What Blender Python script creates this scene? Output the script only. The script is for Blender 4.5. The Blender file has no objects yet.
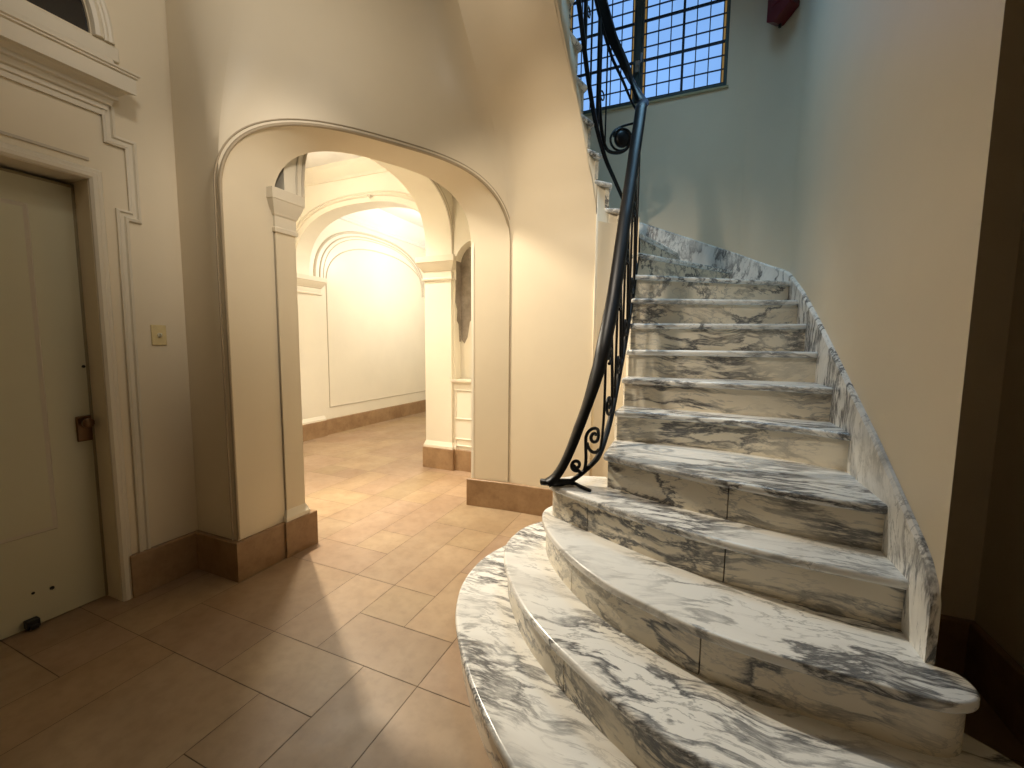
import bpy, bmesh, math, random
from mathutils import Vector, Matrix
from mathutils.geometry import tessellate_polygon
sc = bpy.context.scene
COL = sc.collection
rnd = random.Random(7)
PI = math.pi

# ------------------------------------------------------------------ helpers
class MB:
    """collects geometry of ONE mesh object"""
    def __init__(s): s.v = []; s.f = []
    def add(s, vs, fs):
        o = len(s.v); s.v += [tuple(p) for p in vs]; s.f += [tuple(i + o for i in f) for f in fs]; return s
    def box(s, x0, x1, y0, y1, z0, z1):
        return s.add([(x, y, z) for z in (z0, z1) for y in (y0, y1) for x in (x0, x1)],
                     [(0, 2, 3, 1), (4, 5, 7, 6), (0, 1, 5, 4), (2, 6, 7, 3), (0, 4, 6, 2), (1, 3, 7, 5)])
    def prism(s, poly, z0, z1):
        n = len(poly); tr = tessellate_polygon([[Vector((p[0], p[1], 0)) for p in poly]])
        vs = [(p[0], p[1], z0) for p in poly] + [(p[0], p[1], z1) for p in poly]
        fs = [(i, (i + 1) % n, (i + 1) % n + n, i + n) for i in range(n)]
        fs += [tuple(range(n))[::-1], tuple(range(n, 2 * n))]
        return s.add(vs, fs)
    def loft(s, rows, closed=False):
        n = len(rows[0]); vs = [p for r in rows for p in r]; fs = []
        for i in range(len(rows) - 1):
            for j in range(n if closed else n - 1):
                k = (j + 1) % n
                fs.append((i * n + j, i * n + k, (i + 1) * n + k, (i + 1) * n + j))
        return s.add(vs, fs)
    def tube(s, path, r, n=8, closed=False, ry=None):
        path = [Vector(p) for p in path]; rows = []; m = len(path); x = None
        for i, p in enumerate(path):
            a = path[(i - 1) % m] if (closed or i > 0) else p
            b = path[(i + 1) % m] if (closed or i < m - 1) else p
            t = (b - a).normalized()
            if x is None:
                x = t.cross(Vector((0, 0, 1)))
                if x.length < .2: x = t.cross(Vector((0, 1, 0)))
            x = x - t * x.dot(t); x.normalize(); y = x.cross(t)
            ri = r[i] if isinstance(r, (list, tuple)) else r
            rj = ri if ry is None else ry
            rows.append([p + x * ri * math.cos(2 * PI * k / n) + y * rj * math.sin(2 * PI * k / n) for k in range(n)])
        if closed: rows.append(rows[0])
        o = len(s.v); s.loft(rows, True)
        if not closed:
            L = (len(rows) - 1) * n
            s.f.append(tuple(o + k for k in range(n))[::-1]); s.f.append(tuple(o + L + k for k in range(n)))
        return s
    def sweep(s, path, prof, closed=False, caps=True):
        """plan path, profile (out, h): out = to the right of travel"""
        m = len(path); rows = []
        P = [Vector(p[:2]) for p in path]
        for i in range(m):
            a = P[(i - 1) % m] if (closed or i > 0) else None
            b = P[(i + 1) % m] if (closed or i < m - 1) else None
            d1 = (P[i] - a).normalized() if a is not None else (b - P[i]).normalized()
            d2 = (b - P[i]).normalized() if b is not None else d1
            n1 = Vector((d1.y, -d1.x)); n2 = Vector((d2.y, -d2.x))
            nn = (n1 + n2)
            nn = nn / max(1e-6, (1 + n1.dot(n2)))
            rows.append([(P[i].x + nn.x * o, P[i].y + nn.y * o, h) for o, h in prof])
        if closed: rows.append(rows[0])
        o0 = len(s.v); k = len(prof); s.loft(rows, True)
        if caps and not closed:
            L = (len(rows) - 1) * k
            s.f.append(tuple(o0 + j for j in range(k))); s.f.append(tuple(o0 + L + j for j in range(k))[::-1])
        return s
    def slab(s, outer, holes, fn, depth):
        """planar wall with holes; fn(a, b, d) -> 3D, d = depth behind the face"""
        loops = [outer] + holes
        flat = [p for l in loops for p in l]
        tr = tessellate_polygon([[Vector((p[0], p[1], 0)) for p in l] for l in loops])
        n = len(flat)
        s.add([fn(p[0], p[1], 0) for p in flat] + [fn(p[0], p[1], depth) for p in flat],
              [tuple(t) for t in tr] + [tuple(i + n for i in t) for t in tr])
        for l in loops:
            k = len(l)
            s.add([fn(p[0], p[1], 0) for p in l] + [fn(p[0], p[1], depth) for p in l],
                  [(i, (i + 1) % k, (i + 1) % k + k, i + k) for i in range(k)])
        return s
    def build(s, name, mat, parent=None, smooth=False, bevel=0, seg=2, merge=True, recalc=True, angle=35):
        me = bpy.data.meshes.new(name); me.from_pydata(s.v, [], s.f)
        bm = bmesh.new(); bm.from_mesh(me)
        if merge: bmesh.ops.remove_doubles(bm, verts=bm.verts, dist=1e-5)
        if recalc: bmesh.ops.recalc_face_normals(bm, faces=bm.faces)
        bm.to_mesh(me); bm.free()
        me.materials.append(mat)
        o = bpy.data.objects.new(name, me); COL.objects.link(o)
        if parent is not None:
            o.parent = parent; o.matrix_parent_inverse = Matrix.Translation(-Vector(parent.location))
        if bevel:
            b = o.modifiers.new('bevel', 'BEVEL'); b.width = bevel; b.segments = seg; b.limit_method = 'ANGLE'; b.angle_limit = math.radians(40)
        if smooth or bevel:
            for p in me.polygons: p.use_smooth = True
            if angle < 180:
                me.set_sharp_from_angle(angle=math.radians(angle))
        return o

def empty(name, loc):
    o = bpy.data.objects.new(name, None); COL.objects.link(o); o.location = loc; o.empty_display_size = .1; return o
def tag(o, label=None, cat=None, group=None, kind=None):
    if label: o['label'] = label
    if cat: o['category'] = cat
    if group: o['group'] = group
    if kind: o['kind'] = kind
    return o
def struct(o, label, cat): return tag(o, label, cat, kind='structure')
def sm(x): x = min(1, max(0, x)); return x * x * (3 - 2 * x)
def lerp_tab(tab, x):
    if x <= tab[0][0]: return tab[0][1]
    for (a, b), (c, d) in zip(tab, tab[1:]):
        if x <= c: return b + (d - b) * (x - a) / (c - a)
    return tab[-1][1]
def sup(cx, a, base, b, n, k=40, t0=0., t1=PI):
    """superellipse arch from left spring to right spring"""
    out = []
    for i in range(k + 1):
        th = t0 + (t1 - t0) * i / k; c, s_ = math.cos(th), max(0, math.sin(th))
        out.append((cx - a * math.copysign(abs(c) ** (2 / n), c), base + b * s_ ** (2 / n)))
    return out

# ------------------------------------------------------------------ materials
class NT:
    def __init__(s, name):
        s.m = bpy.data.materials.new(name); s.m.use_nodes = True; s.t = s.m.node_tree; s.t.nodes.clear()
        s.out = s.n('ShaderNodeOutputMaterial'); s.b = s.n('ShaderNodeBsdfPrincipled'); s.l(s.b, 0, s.out, 0)
    def n(s, ty, **k):
        x = s.t.nodes.new(ty)
        for a, b in k.items(): setattr(x, a, b)
        return x
    def l(s, a, i, b, j): s.t.links.new(a.outputs[i], b.inputs[j])
    def tex(s, scale=(1, 1, 1), rot=(0, 0, 0), rand=False):
        c = s.n('ShaderNodeTexCoord'); mp = s.n('ShaderNodeMapping'); mp.inputs['Scale'].default_value = scale; mp.inputs['Rotation'].default_value = rot
        s.l(c, 'Object', mp, 'Vector')
        if rand:
            oi = s.n('ShaderNodeObjectInfo'); mu = s.n('ShaderNodeVectorMath', operation='SCALE'); cb = s.n('ShaderNodeCombineXYZ')
            s.l(oi, 'Random', cb, 0); s.l(oi, 'Random', cb, 1); s.l(oi, 'Random', cb, 2)
            s.l(cb, 0, mu, 0); mu.inputs['Scale'].default_value = 37.
            s.l(mu, 0, mp, 'Location')
        return mp
    def noise(s, vec, scale, detail=3, rough=.5, dist=0):
        x = s.n('ShaderNodeTexNoise'); x.inputs['Scale'].default_value = scale; x.inputs['Detail'].default_value = detail
        x.inputs['Roughness'].default_value = rough; x.inputs['Distortion'].default_value = dist
        if vec is not None: s.l(vec, 0, x, 'Vector')
        return x
    def ramp(s, src, stops, sock=0):
        r = s.n('ShaderNodeValToRGB'); e = r.color_ramp.elements
        while len(e) < len(stops): e.new(.5)
        for el, (p, c) in zip(e, stops):
            el.position = p; el.color = (c, c, c, 1) if isinstance(c, (int, float)) else (*c, 1)
        s.l(src, sock, r, 0); return r
    def mix(s, fac, a, b, mode='MIX'):
        x = s.n('ShaderNodeMix', data_type='RGBA', blend_type=mode)
        for nm, v in ((0, fac), (6, a), (7, b)):
            if isinstance(v, (int, float)): x.inputs[nm].default_value = v
            elif isinstance(v, tuple): x.inputs[nm].default_value = (*v, 1)
            else: s.t.links.new(v.outputs[2] if v.bl_idname == 'ShaderNodeMix' else v.outputs[0], x.inputs[nm])
        return x
    def col(s, node): s.t.links.new(node.outputs[2] if node.bl_idname == 'ShaderNodeMix' else node.outputs[0], s.b.inputs['Base Color'])
    def set(s, **k):
        for a, b in k.items(): s.b.inputs[a].default_value = b
        return s
    def bump(s, node, strength, dist=.01):
        b = s.n('ShaderNodeBump'); b.inputs['Strength'].default_value = strength; b.inputs['Distance'].default_value = dist
        s.t.links.new(node.outputs[0], b.inputs['Height']); s.l(b, 0, s.b, 'Normal')

def plaster(name, c, rough=.42, var=.06):
    m = NT(name); v = m.tex()
    n1 = m.noise(v, 1.3, 4, .6); n2 = m.noise(v, 9, 3, .5)
    r = m.ramp(n1, [(.3, tuple(x * (1 - var) for x in c)), (.7, c)])
    m.col(r); m.set(**{'Roughness': rough, 'Specular IOR Level': .35}); m.bump(n2, .12, .004); return m.m
def marble(name, along, c_lo=(.66, .64, .60), c_hi=(.88, .865, .82), amount=1.):
    m = NT(name)
    v = m.tex((1, 1, 1), rand=True)
    w = m.noise(v, 1.4, 3, .5); sub = m.n('ShaderNodeVectorMath', operation='SUBTRACT'); sub.inputs[1].default_value = (.5, .5, .5)
    m.t.links.new(w.outputs['Color'], sub.inputs[0])
    sc_ = m.n('ShaderNodeVectorMath', operation='SCALE'); sc_.inputs['Scale'].default_value = .30; m.l(sub, 0, sc_, 0)
    ad = m.n('ShaderNodeVectorMath', operation='ADD'); m.l(v, 0, ad, 0); m.l(sc_, 0, ad, 1)
    mp = m.n('ShaderNodeMapping'); m.l(ad, 0, mp, 'Vector')
    if along == 'x': mp.inputs['Scale'].default_value = (.85, 4.0, 4.6); mp.inputs['Rotation'].default_value = (0, .18, .30)
    else: mp.inputs['Scale'].default_value = (5, 5, 1.3); mp.inputs['Rotation'].default_value = (.5, .1, 0)
    a = m.noise(mp, 1.5, 8, .64, .12)
    va = m.ramp(a, [(.462, 0), (.495, 1), (.510, .9), (.560, 0)])
    b = m.noise(mp, 3.8, 6, .6, .2)
    vb = m.ramp(b, [(.474, 0), (.5, .8), (.528, 0)])
    msk = m.ramp(m.noise(v, 1.7, 3, .55), [(.36, .10), (.54, amount)])
    mu = m.mix(1., va, msk, 'MULTIPLY'); msk2 = m.ramp(m.noise(v, 2.7, 2, .5), [(.40, .05), (.62, amount)])
    mu2 = m.mix(1., vb, msk2, 'MULTIPLY')
    cloud = m.ramp(m.noise(mp, .7, 4, .6), [(.27, c_lo), (.47, c_hi)])
    c1 = m.mix(mu2, cloud, (.33, .325, .315)); c2 = m.mix(mu, c1, (.12, .122, .128))
    m.col(c2); m.set(Roughness=.24); m.b.inputs['Specular IOR Level'].default_value = .5
    return m.m
def travertine(name, c0, c1, rough, scale=5, attr=None):
    m = NT(name); v = m.tex()
    a = m.noise(v, scale, 5, .6, .1); b = m.noise(v, scale * 6, 3, .6)
    r = m.ramp(a, [(.3, c0), (.7, c1)]); r2 = m.ramp(b, [(.35, (.72, .70, .68)), (.55, (1, 1, 1))])
    c = m.mix(.35, r, r2, 'MULTIPLY')
    if attr:
        at = m.n('ShaderNodeAttribute'); at.attribute_name = attr
        c = m.mix(1., c, at, 'MULTIPLY')
    m.col(c); rr = m.ramp(m.noise(v, 2.2, 4, .6), [(.3, rough * .8), (.7, rough * 1.35)]); m.l(rr, 0, m.b, 'Roughness')
    m.bump(b, .05, .003); return m.m
def plain(name, c, rough=.5, metal=0., var=.15, nscale=14):
    m = NT(name); v = m.tex(); n = m.noise(v, nscale, 4, .6)
    r = m.ramp(n, [(.3, tuple(x * (1 - var) for x in c)), (.7, c)]); m.col(r)
    m.set(Roughness=rough, Metallic=metal); return m.m
def glass_lit(name, c, st):
    m = NT(name); v = m.tex(); n = m.noise(v, 1.2, 3, .5)
    r = m.ramp(n, [(.35, tuple(x * .82 for x in c)), (.65, c)]); m.set(Roughness=.15)
    m.b.inputs['Base Color'].default_value = (.02, .025, .03, 1); m.b.inputs['Specular IOR Level'].default_value = .2
    m.t.links.new(r.outputs[0], m.b.inputs['Emission Color']); m.b.inputs['Emission Strength'].default_value = st; return m.m

CREAM = (.80, .70, .53)
M_wall = plaster('cream_wall_paint', CREAM)
M_wallw = plaster('pale_wall_paint', (.84, .78, .65), .35)
M_trim = plaster('cream_trim_paint', (.76, .69, .56), .4)
M_bead = plaster('grimy_shaded_bead_paint', (.46, .37, .25), .5, .2)  # brown holds grime plus the shadow on the bead's underside
M_panel = plaster('panel_line_paint', (.60, .53, .42), .5, .1)
M_door = plaster('cream_door_paint', (.58, .54, .38), .38)
M_doord = plaster('door_gap_shade', (.30, .25, .15), .5)  # dark colour standing for the shade in the gap round the leaf
M_tread = marble('veined_marble_tread', 'x')
M_riser = marble('warm_marble_riser', 'x', (.66, .60, .48), (.84, .77, .63), 1.)  # warmer and yellower than the tread marble
M_skirt = marble('veined_marble_skirting', 'z')
M_base = travertine('brown_travertine', (.25, .145, .07), (.40, .26, .14), .35, 5)
M_floor = travertine('floor_travertine', (.31, .203, .118), (.40, .283, .175), .40, 2.6, 'tone')
M_iron = plain('black_wrought_iron', (.008, .008, .009), .40, .5)
M_brass = plain('tarnished_brass', (.16, .085, .04), .35, .8)
M_plate = plain('aged_switch_plate', (.78, .64, .34), .4)
M_red = plain('dark_red_enamel', (.12, .006, .008), .35)
M_frame = plain('grey_green_window_paint', (.045, .075, .075), .5)
M_lead = plain('dark_lead', (.02, .03, .05), .5, .3)
M_dark = plain('dark_glass', (.012, .011, .012), .12)
M_peel = travertine('bare_render', (.24, .20, .16), (.38, .33, .27), .9, 9)
M_sky = glass_lit('daylit_blue_glass', (.25, .50, 1.0), 1.05)
M_amber = glass_lit('daylit_amber_glass', (.80, .50, .16), .30)
M_black = plain('blackened_metal', (.02, .018, .016), .4, .3)
M_ceil = plaster('ceiling_paint', (.82, .80, .76), .6)

# ------------------------------------------------------------------ camera
F = 425.; yaw, pit, rol = math.radians(23), math.radians(-5.4), math.radians(.53); EYE = Vector((0, 0, 1.48))
fw = Vector((-math.sin(yaw) * math.cos(pit), math.cos(yaw) * math.cos(pit), math.sin(pit)))
r0 = Vector((math.cos(yaw), math.sin(yaw), 0)); u0 = r0.cross(fw)
cr, sr = math.cos(rol), math.sin(rol); r1 = r0 * cr + u0 * sr; u1 = -r0 * sr + u0 * cr
cam = bpy.data.cameras.new('camera'); co = bpy.data.objects.new('camera', cam); COL.objects.link(co)
cam.sensor_fit = 'HORIZONTAL'; cam.sensor_width = 36; cam.lens = F / 1024 * 36; cam.clip_start = .05
mw = Matrix((r1, u1, -fw)).transposed().to_4x4(); mw.translation = EYE; co.matrix_world = mw
sc.camera = co

# ------------------------------------------------------------------ floor : travertine slabs in a random ashlar pattern
def build_floor():
    g = .294; s0, t0 = -1.033, 1.122
    I0, I1, J0, J1 = -15, 8, -12, 25
    occ = {}
    tiles = []
    def put(i, j, w, h):
        for a in range(w):
            for b in range(h):
                if (i + a, j + b) in occ or not (I0 <= i + a < I1 and J0 <= j + b < J1): return False
        for a in range(w):
            for b in range(h): occ[(i + a, j + b)] = 1
        tiles.append((i, j, w, h)); return True
    for t in [(-1, -1, 1, 2), (-3, 0, 2, 1), (-2, 1, 2, 1), (-3, 1, 1, 2), (0, -1, 2, 2), (0, 1, 2, 3), (-2, 2, 1, 1), (-1, 2, 1, 2), (-2, -1, 1, 1),
              (-5, 0, 2, 1), (-5, 1, 2, 2), (-4, -2, 2, 2), (-2, -3, 2, 2), (-5, 3, 2, 1), (-4, 4, 1, 1), (-5, 4, 1, 2), (-3, 3, 1, 3), (-2, 3, 1, 2), (-4, 5, 1, 3), (-3, 6, 2, 2), (-6, 5, 1, 2), (-1, 4, 2, 2)]:
        put(*t)
    for j in range(J0, J1):
        for i in range(I0, I1):
            if (i, j) in occ: continue
            opts = [(2, 2), (2, 3), (3, 2), (1, 2), (2, 1), (2, 2), (1, 1)]; rnd.shuffle(opts)
            for w, h in opts + [(1, 1)]:
                if put(i, j, w, h): break
    b = MB(); tones = []
    gp = .0016
    for i, j, w, h in tiles:
        x0, x1, y0, y1 = s0 + i * g, s0 + (i + w) * g, t0 + j * g, t0 + (j + h) * g
        b.add([(x0 + gp, y0 + gp, 0), (x1 - gp, y0 + gp, 0), (x1 - gp, y1 - gp, 0), (x0 + gp, y1 - gp, 0)], [(0, 1, 2, 3)])
        k = rnd.uniform(.90, 1.08); tones.append((k, k * rnd.uniform(.97, 1.02), k * rnd.uniform(.94, 1.03), 1))
    x0, x1, y0, y1 = s0 + I0 * g, s0 + I1 * g, t0 + J0 * g, t0 + J1 * g
    b.add([(x0, y0, -.004), (x1, y0, -.004), (x1, y1, -.004), (x0, y1, -.004)], [(0, 1, 2, 3)]); tones.append((.36, .30, .26, 1))
    o = b.build('floor', M_floor, merge=False)
    at = o.data.attributes.new('tone', 'FLOAT_COLOR', 'FACE')
    for k, c in enumerate(tones): at.data[k].color = c
    struct(o, 'tan travertine slab floor of the hall and the passage', 'floor')
build_floor()

# ------------------------------------------------------------------ the curved arch wall, flowing into the soffit of the upper flight
TOP = 5.4
A0, Bp, Cp, Np = Vector((-2.93, 1.667)), Vector((-2.54, 1.667)), Vector((-1.47, 3.40)), Vector((-.715, 3.345))
segs = [(A0, Bp), (Bp, Cp), (Cp, Np)]
LEN = [(b - a).length for a, b in segs]; L1, L2, L3 = LEN[0], LEN[0] + LEN[1], sum(LEN)
SOF = [(2.36, 3.30), (2.45, 3.285), (2.53, 3.262), (2.70, 3.20), (2.88, 3.09), (3.0, 3.01), (3.11, 2.91), (3.22, 2.70), (3.38, 2.44), (3.6, 2.14), (4.0, 1.62), (4.4, 1.10), (5.4, -.1)]
def wall_pt(l, h, soft=True):
    g = sm((h - 2.4) / 1.5); fil = ((L1, Bp, .34 * g, .85 * g), (L2, Cp, .6 * g, .25 * g))
    def raw(l):
        if l <= L1: return A0 + (Bp - A0) * (l / L1)
        if l <= L2: return Bp + (Cp - Bp) * ((l - L1) / LEN[1])
        return Cp + (Np - Cp) * ((l - L2) / LEN[2])
    p = None
    for lc, Pc, da, db in fil:
        if g > 0 and lc - da < l < lc + db:
            t = (l - lc + da) / (da + db); p0, p1 = raw(lc - da), raw(lc + db)
            # equal-arc parameter so that the corner point keeps its place in the sequence
            tc = da / (da + db); u = .5 * t / tc if t < tc else .5 + .5 * (t - tc) / (1 - tc)
            p = p0 * (1 - u) ** 2 + Pc * 2 * u * (1 - u) + p1 * u * u
    if p is None: p = raw(l)
    y = p.y; xe = lerp_tab([(2.9, -.792), (3.03, -.782), (3.15, -.762), (3.2, -.748), (3.3, -.715)], lerp_tab(SOF, h) if h > 2.36 else 3.3)
    if l > L2 + .12: p = Vector((p.x + (xe - Np.x) * sm((l - L2 - .12) / (LEN[2] - .12)), p.y))
    if h > 2.36:
        w = sm((l - (L1 + 1.1)) / (L3 - L1 - 1.1)); y += (lerp_tab(SOF, h) - 3.30) * w - .06 * w * 0
    return (p.x, y, h)
ARC = [(max(0, min(LEN[1], x)), h) for x, h in sup(LEN[1] / 2, LEN[1] / 2, 2.25, .62, 2.9, 48)]
def wall_rows(h0): return [h0 + (TOP - h0) * (i / 44) ** 1.25 for i in range(45)]
w = MB()
lo = [0, .5, 1., 1.5, 2., 2.25]
left = [L1 * i / 8 for i in range(9)]
w.loft([[wall_pt(l, h) for h in lo] for l in left]); w.loft([[wall_pt(l, h) for h in wall_rows(2.25)] for l in left])
w.loft([[wall_pt(L1 + x, h) for h in wall_rows(h0)] for x, h0 in ARC])
right = [L2 + LEN[2] * i / 12 for i in range(13)]
w.loft([[wall_pt(l, h) for h in lo] for l in right]); w.loft([[wall_pt(l, h) for h in wall_rows(2.25)] for l in right])
# splayed reveal of the front arch: front edge to rear edge
R0, R1 = Vector((-2.54, 2.0)), Vector((-1.827, 3.361)); RL = (R1 - R0).length
REAR = sup(RL / 2, RL / 2, 2.25, .57, 2.9, 48)
fr = [wall_pt(L1, 0)] + [wall_pt(L1 + x, h) for x, h in ARC] + [wall_pt(L2, 0)]
rp = lambda x, h: tuple(R0 + (R1 - R0) * (x / RL)) + (h,)
re = [rp(0, 0)] + [rp(x, h) for x, h in REAR] + [rp(RL, 0)]
rev = MB()
rev.loft([[tuple(Vector(a).lerp(Vector(b), k / 6)) for a, b in zip(fr, re)] for k in range(7)])
w.build('wall_arch', M_wall, smooth=True, angle=28, recalc=False)
struct(bpy.data.objects['wall_arch'], 'tall cream curved wall above and beside the front archway', 'wall')
rv = rev.build('trim_1', M_wall, smooth=True, angle=30, recalc=False); struct(rv, 'splayed cream reveal and soffit of the front archway', 'archway')
# rear face of that wall and the small lobby behind
b = MB(); k = len(REAR)
b.loft([[rp(x, h) for x, h in REAR], [rp(x, 3.8) for x, h in REAR]])
b.box(-1.827, -1.80, 3.361, 4.4, 0, 3.8); b.build('wall_lobby', M_wallw, smooth=True, recalc=False)
struct(bpy.data.objects['wall_lobby'], 'plain cream wall behind the front archway', 'wall')
# bead round the front archway
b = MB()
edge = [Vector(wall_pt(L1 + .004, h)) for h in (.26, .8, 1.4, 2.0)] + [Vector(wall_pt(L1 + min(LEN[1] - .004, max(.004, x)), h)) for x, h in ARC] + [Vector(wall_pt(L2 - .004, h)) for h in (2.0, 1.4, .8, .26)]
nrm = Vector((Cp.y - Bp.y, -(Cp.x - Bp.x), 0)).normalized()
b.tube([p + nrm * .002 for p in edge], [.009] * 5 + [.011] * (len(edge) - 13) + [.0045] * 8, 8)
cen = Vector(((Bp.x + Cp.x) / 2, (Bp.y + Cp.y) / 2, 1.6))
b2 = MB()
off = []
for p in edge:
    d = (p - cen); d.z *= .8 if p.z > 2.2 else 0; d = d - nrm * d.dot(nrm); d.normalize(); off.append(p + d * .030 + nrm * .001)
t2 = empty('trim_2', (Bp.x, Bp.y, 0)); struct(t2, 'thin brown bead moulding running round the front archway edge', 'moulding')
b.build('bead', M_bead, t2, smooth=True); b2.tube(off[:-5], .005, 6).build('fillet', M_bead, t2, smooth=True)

# ------------------------------------------------------------------ left wall with door and fanlight
DY0, DY1, DH = .20, 1.245, 2.31
fn = lambda y, z, d: (-2.93 - d, y, z)
fan = [(y, z) for y, z in sup(.72, .585, 3.05, .585, 2, 28)]
wl = MB().slab([(-2.2, 0), (DY0, 0), (DY0, DH), (DY1, DH), (DY1, 0), (1.70, 0), (1.70, TOP), (-2.2, TOP)], [fan], fn, .30).build('wall_left', M_wall)
struct(wl, 'cream left wall with the tall door and the half round fanlight', 'wall')
dr = empty('door_1', (-3.06, DY0, 0)); struct(dr, 'tall cream panelled door with dark brown lock at the left edge', 'door')
b = MB()
b.box(-3.10, -3.07, DY0, DY1 - .012, .006, DH - .03)
leaf = b.build('door_leaf', M_door, dr)
b = MB()
for y0, y1, z0, z1 in [(.42, 1.045, .50, 2.13)]:
    b.sweep([(y0, z0), (y1, z0), (y1, z1), (y0, z1)], [(0, 0), (.014, .006), (.02, 0)], closed=True)
    b.v = [(-3.07 + z, x, y) for x, y, z in b.v]
b.build('panel_moulding', M_panel, leaf, smooth=True)
b = MB(); b.box(-3.075, -3.066, DY1 - .012, DY1, .006, DH - .01); b.box(-3.075, -3.066, DY0, DY1, DH - .03, DH - .018); b.build('shadow_gap', M_doord, leaf)
hd = MB(); hd.box(-3.07, -3.058, 1.168, 1.235, .925, 1.065); plate = hd.build('lock_plate', M_brass, leaf, bevel=.006)
hd = MB(); hd.tube([(-3.06, 1.20, 1.03), (-3.03, 1.20, 1.03)], .012, 12); hd.tube([(-3.032, 1.20, 1.03), (-3.022, 1.20, 1.03), (-3.008, 1.20, 1.03), (-3.0, 1.20, 1.03)], [.014, .026, .026, .014], 16)
hd.build('knob', M_brass, plate, smooth=True)
kh = MB().tube([(-3.07, 1.222, 1.335), (-3.066, 1.222, 1.335)], .008, 10).build('keyhole', M_black, leaf)
ds = MB().box(-3.07, -3.03, .905, .955, .012, .055); ds.box(-3.03, -3.015, .915, .945, .012, .035); ds.build('bolt', M_black, leaf, bevel=.004)
sh = MB().tube([(-3.07, 1.02, .17), (-3.0675, 1.02, .17)], .010, 8).tube([(-3.07, .95, .18), (-3.0675, .95, .18)], .007, 8).build('screw', M_black, leaf)
# architrave (moulded casing) round the door opening
b = MB()
path = [(DY1 + .002, 0), (DY1 + .002, DH + .002), (DY0 - .002, DH + .002), (DY0 - .002, 0)]
b.sweep(path, [(0, -.12), (0, .012), (.012, .022), (.03, .022), (.036, .016), (.05, .016), (.058, .006), (.058, -.02)])
b.v = [(-2.93 + z, x, y) for x, y, z in b.v]
cas = b.build('architrave', M_trim, dr, smooth=True, angle=20)
b = MB(); b.box(-2.935, -2.922, -.1, 1.255, 2.405, 2.418); b.build('groove_moulding', M_panel, dr)
# stepped moulding beside the door (crossette)
b = MB()
b.sweep([(1.342, .24), (1.352, 2.195), (1.412, 2.195), (1.412, 2.525), (1.322, 2.525), (1.322, 2.72)],
        [(0, 0), (0, .014), (.012, .018), (.018, .008), (.034, .008), (.040, .018), (.054, .014), (.058, 0)])
b.v = [(-2.93 + z, x, y) for x, y, z in b.v]
cr_ = b.build('trim_3', M_trim, smooth=True, angle=20); struct(cr_, 'stepped vertical moulding between the door and the light switch', 'moulding')
# cornice over the door
b = MB()
prof = [(0, 2.66), (.012, 2.66), (.012, 2.685), (.022, 2.69), (.022, 2.712), (.035, 2.716), (.045, 2.74), (.06, 2.745), (.06, 2.765), (.085, 2.785), (.122, 2.785), (.122, 2.862), (.132, 2.868), (.132, 2.874), (.140, 2.880), (.140, 2.888), (.06, 2.915), (.05, 2.95), (0, 2.955)]
b.sweep([(-2.93, 1.325), (-2.93, -.2)][::-1], prof)
# mitred return at the right end
b.v = [(x, y + (x + 2.93) * .86 if y > 1 else y, z) for x, y, z in b.v]
cn = b.build('trim_4', M_trim, smooth=True, angle=15); struct(cn, 'projecting cream cornice above the tall door', 'cornice')
# fanlight
fl = empty('window_1', (-2.93, .72, 3.05)); struct(fl, 'dark half round fanlight above the door cornice', 'window')
g = MB().slab([(.10, 3.02), (1.34, 3.02), (1.34, 3.7), (.10, 3.7)], [], lambda y, z, d: (-2.945 - d, y, z), .01).build('pane', M_dark, fl)
b = MB(); arc = sup(.72, .60, 3.05, .60, 2, 32)
def fan_tube(r, x, rad, n=8): b.tube([(x, .72 + (y - .72) * r / .60, 3.05 + (z - 3.05) * r / .60) for y, z in arc], rad, n)
fan_tube(.615, -2.925, .024); fan_tube(.648, -2.925, .012); fan_tube(.668, -2.925, .016)
b.build('frame_moulding', M_trim, fl, smooth=True)
b = MB(); b.box(-3.02, -2.90, .03, 1.41, 2.955, 3.03); b; b.build('sill', M_trim, fl, bevel=.006)
# light switch
sw = empty('light_switch', (-2.93, 1.515, 1.51)); tag(sw, 'small yellowed light switch plate on the left wall beside the door moulding', 'switch')
MB().box(-2.93, -2.922, 1.478, 1.556, 1.452, 1.572).build('plate', M_plate, sw, bevel=.003)
MB().tube([(-2.922, 1.517, 1.513), (-2.914, 1.517, 1.513)], .012, 14).tube([(-2.914, 1.517, 1.513), (-2.902, 1.517, 1.520)], .005, 8).build('toggle', plain('ivory_plastic', (.75, .70, .55), .3), sw, smooth=True)
tag(bpy.data.objects['toggle'], 'ivory toggle')

# ------------------------------------------------------------------ brown travertine baseboards
BP = [(0, 0), (.03, 0), (.03, .244), (.024, .25), (0, .25)]
def baseb(name, path, label, prof=BP, mat=None):
    o = MB().sweep(path, prof).build(name, mat or M_base, bevel=.002); struct(o, label, 'baseboard'); return o
baseb('baseboard_left', [(-2.93, 1.29), (-2.93, 1.667), (-2.54, 1.667), (-2.54, 1.998), (-2.525, 1.998), (-2.525, 2.20), (-2.90, 2.20)], 'brown travertine baseboard from the door round the left arch pier')
baseb('baseboard_arch', [(-1.815, 3.9), (-1.827, 3.361), (-1.47, 3.392), (-1.05, 3.395), (-.80, 3.38)], 'brown travertine baseboard on the wall right of the front archway')
baseb('baseboard_lobby', [(-2.90, 4.6), (-2.90, 4.21), (-2.54, 4.21), (-2.54, 4.25), (-1.83, 4.25)], 'brown travertine baseboard of the pier behind the archway')
baseb('baseboard_far', [(-5.35, 2.3), (-5.35, 4.50), (-5.32, 4.50), (-5.32, 4.95), (-5.35, 4.95), (-5.35, 7.9)], 'brown travertine baseboard along the far panelled wall')
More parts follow.
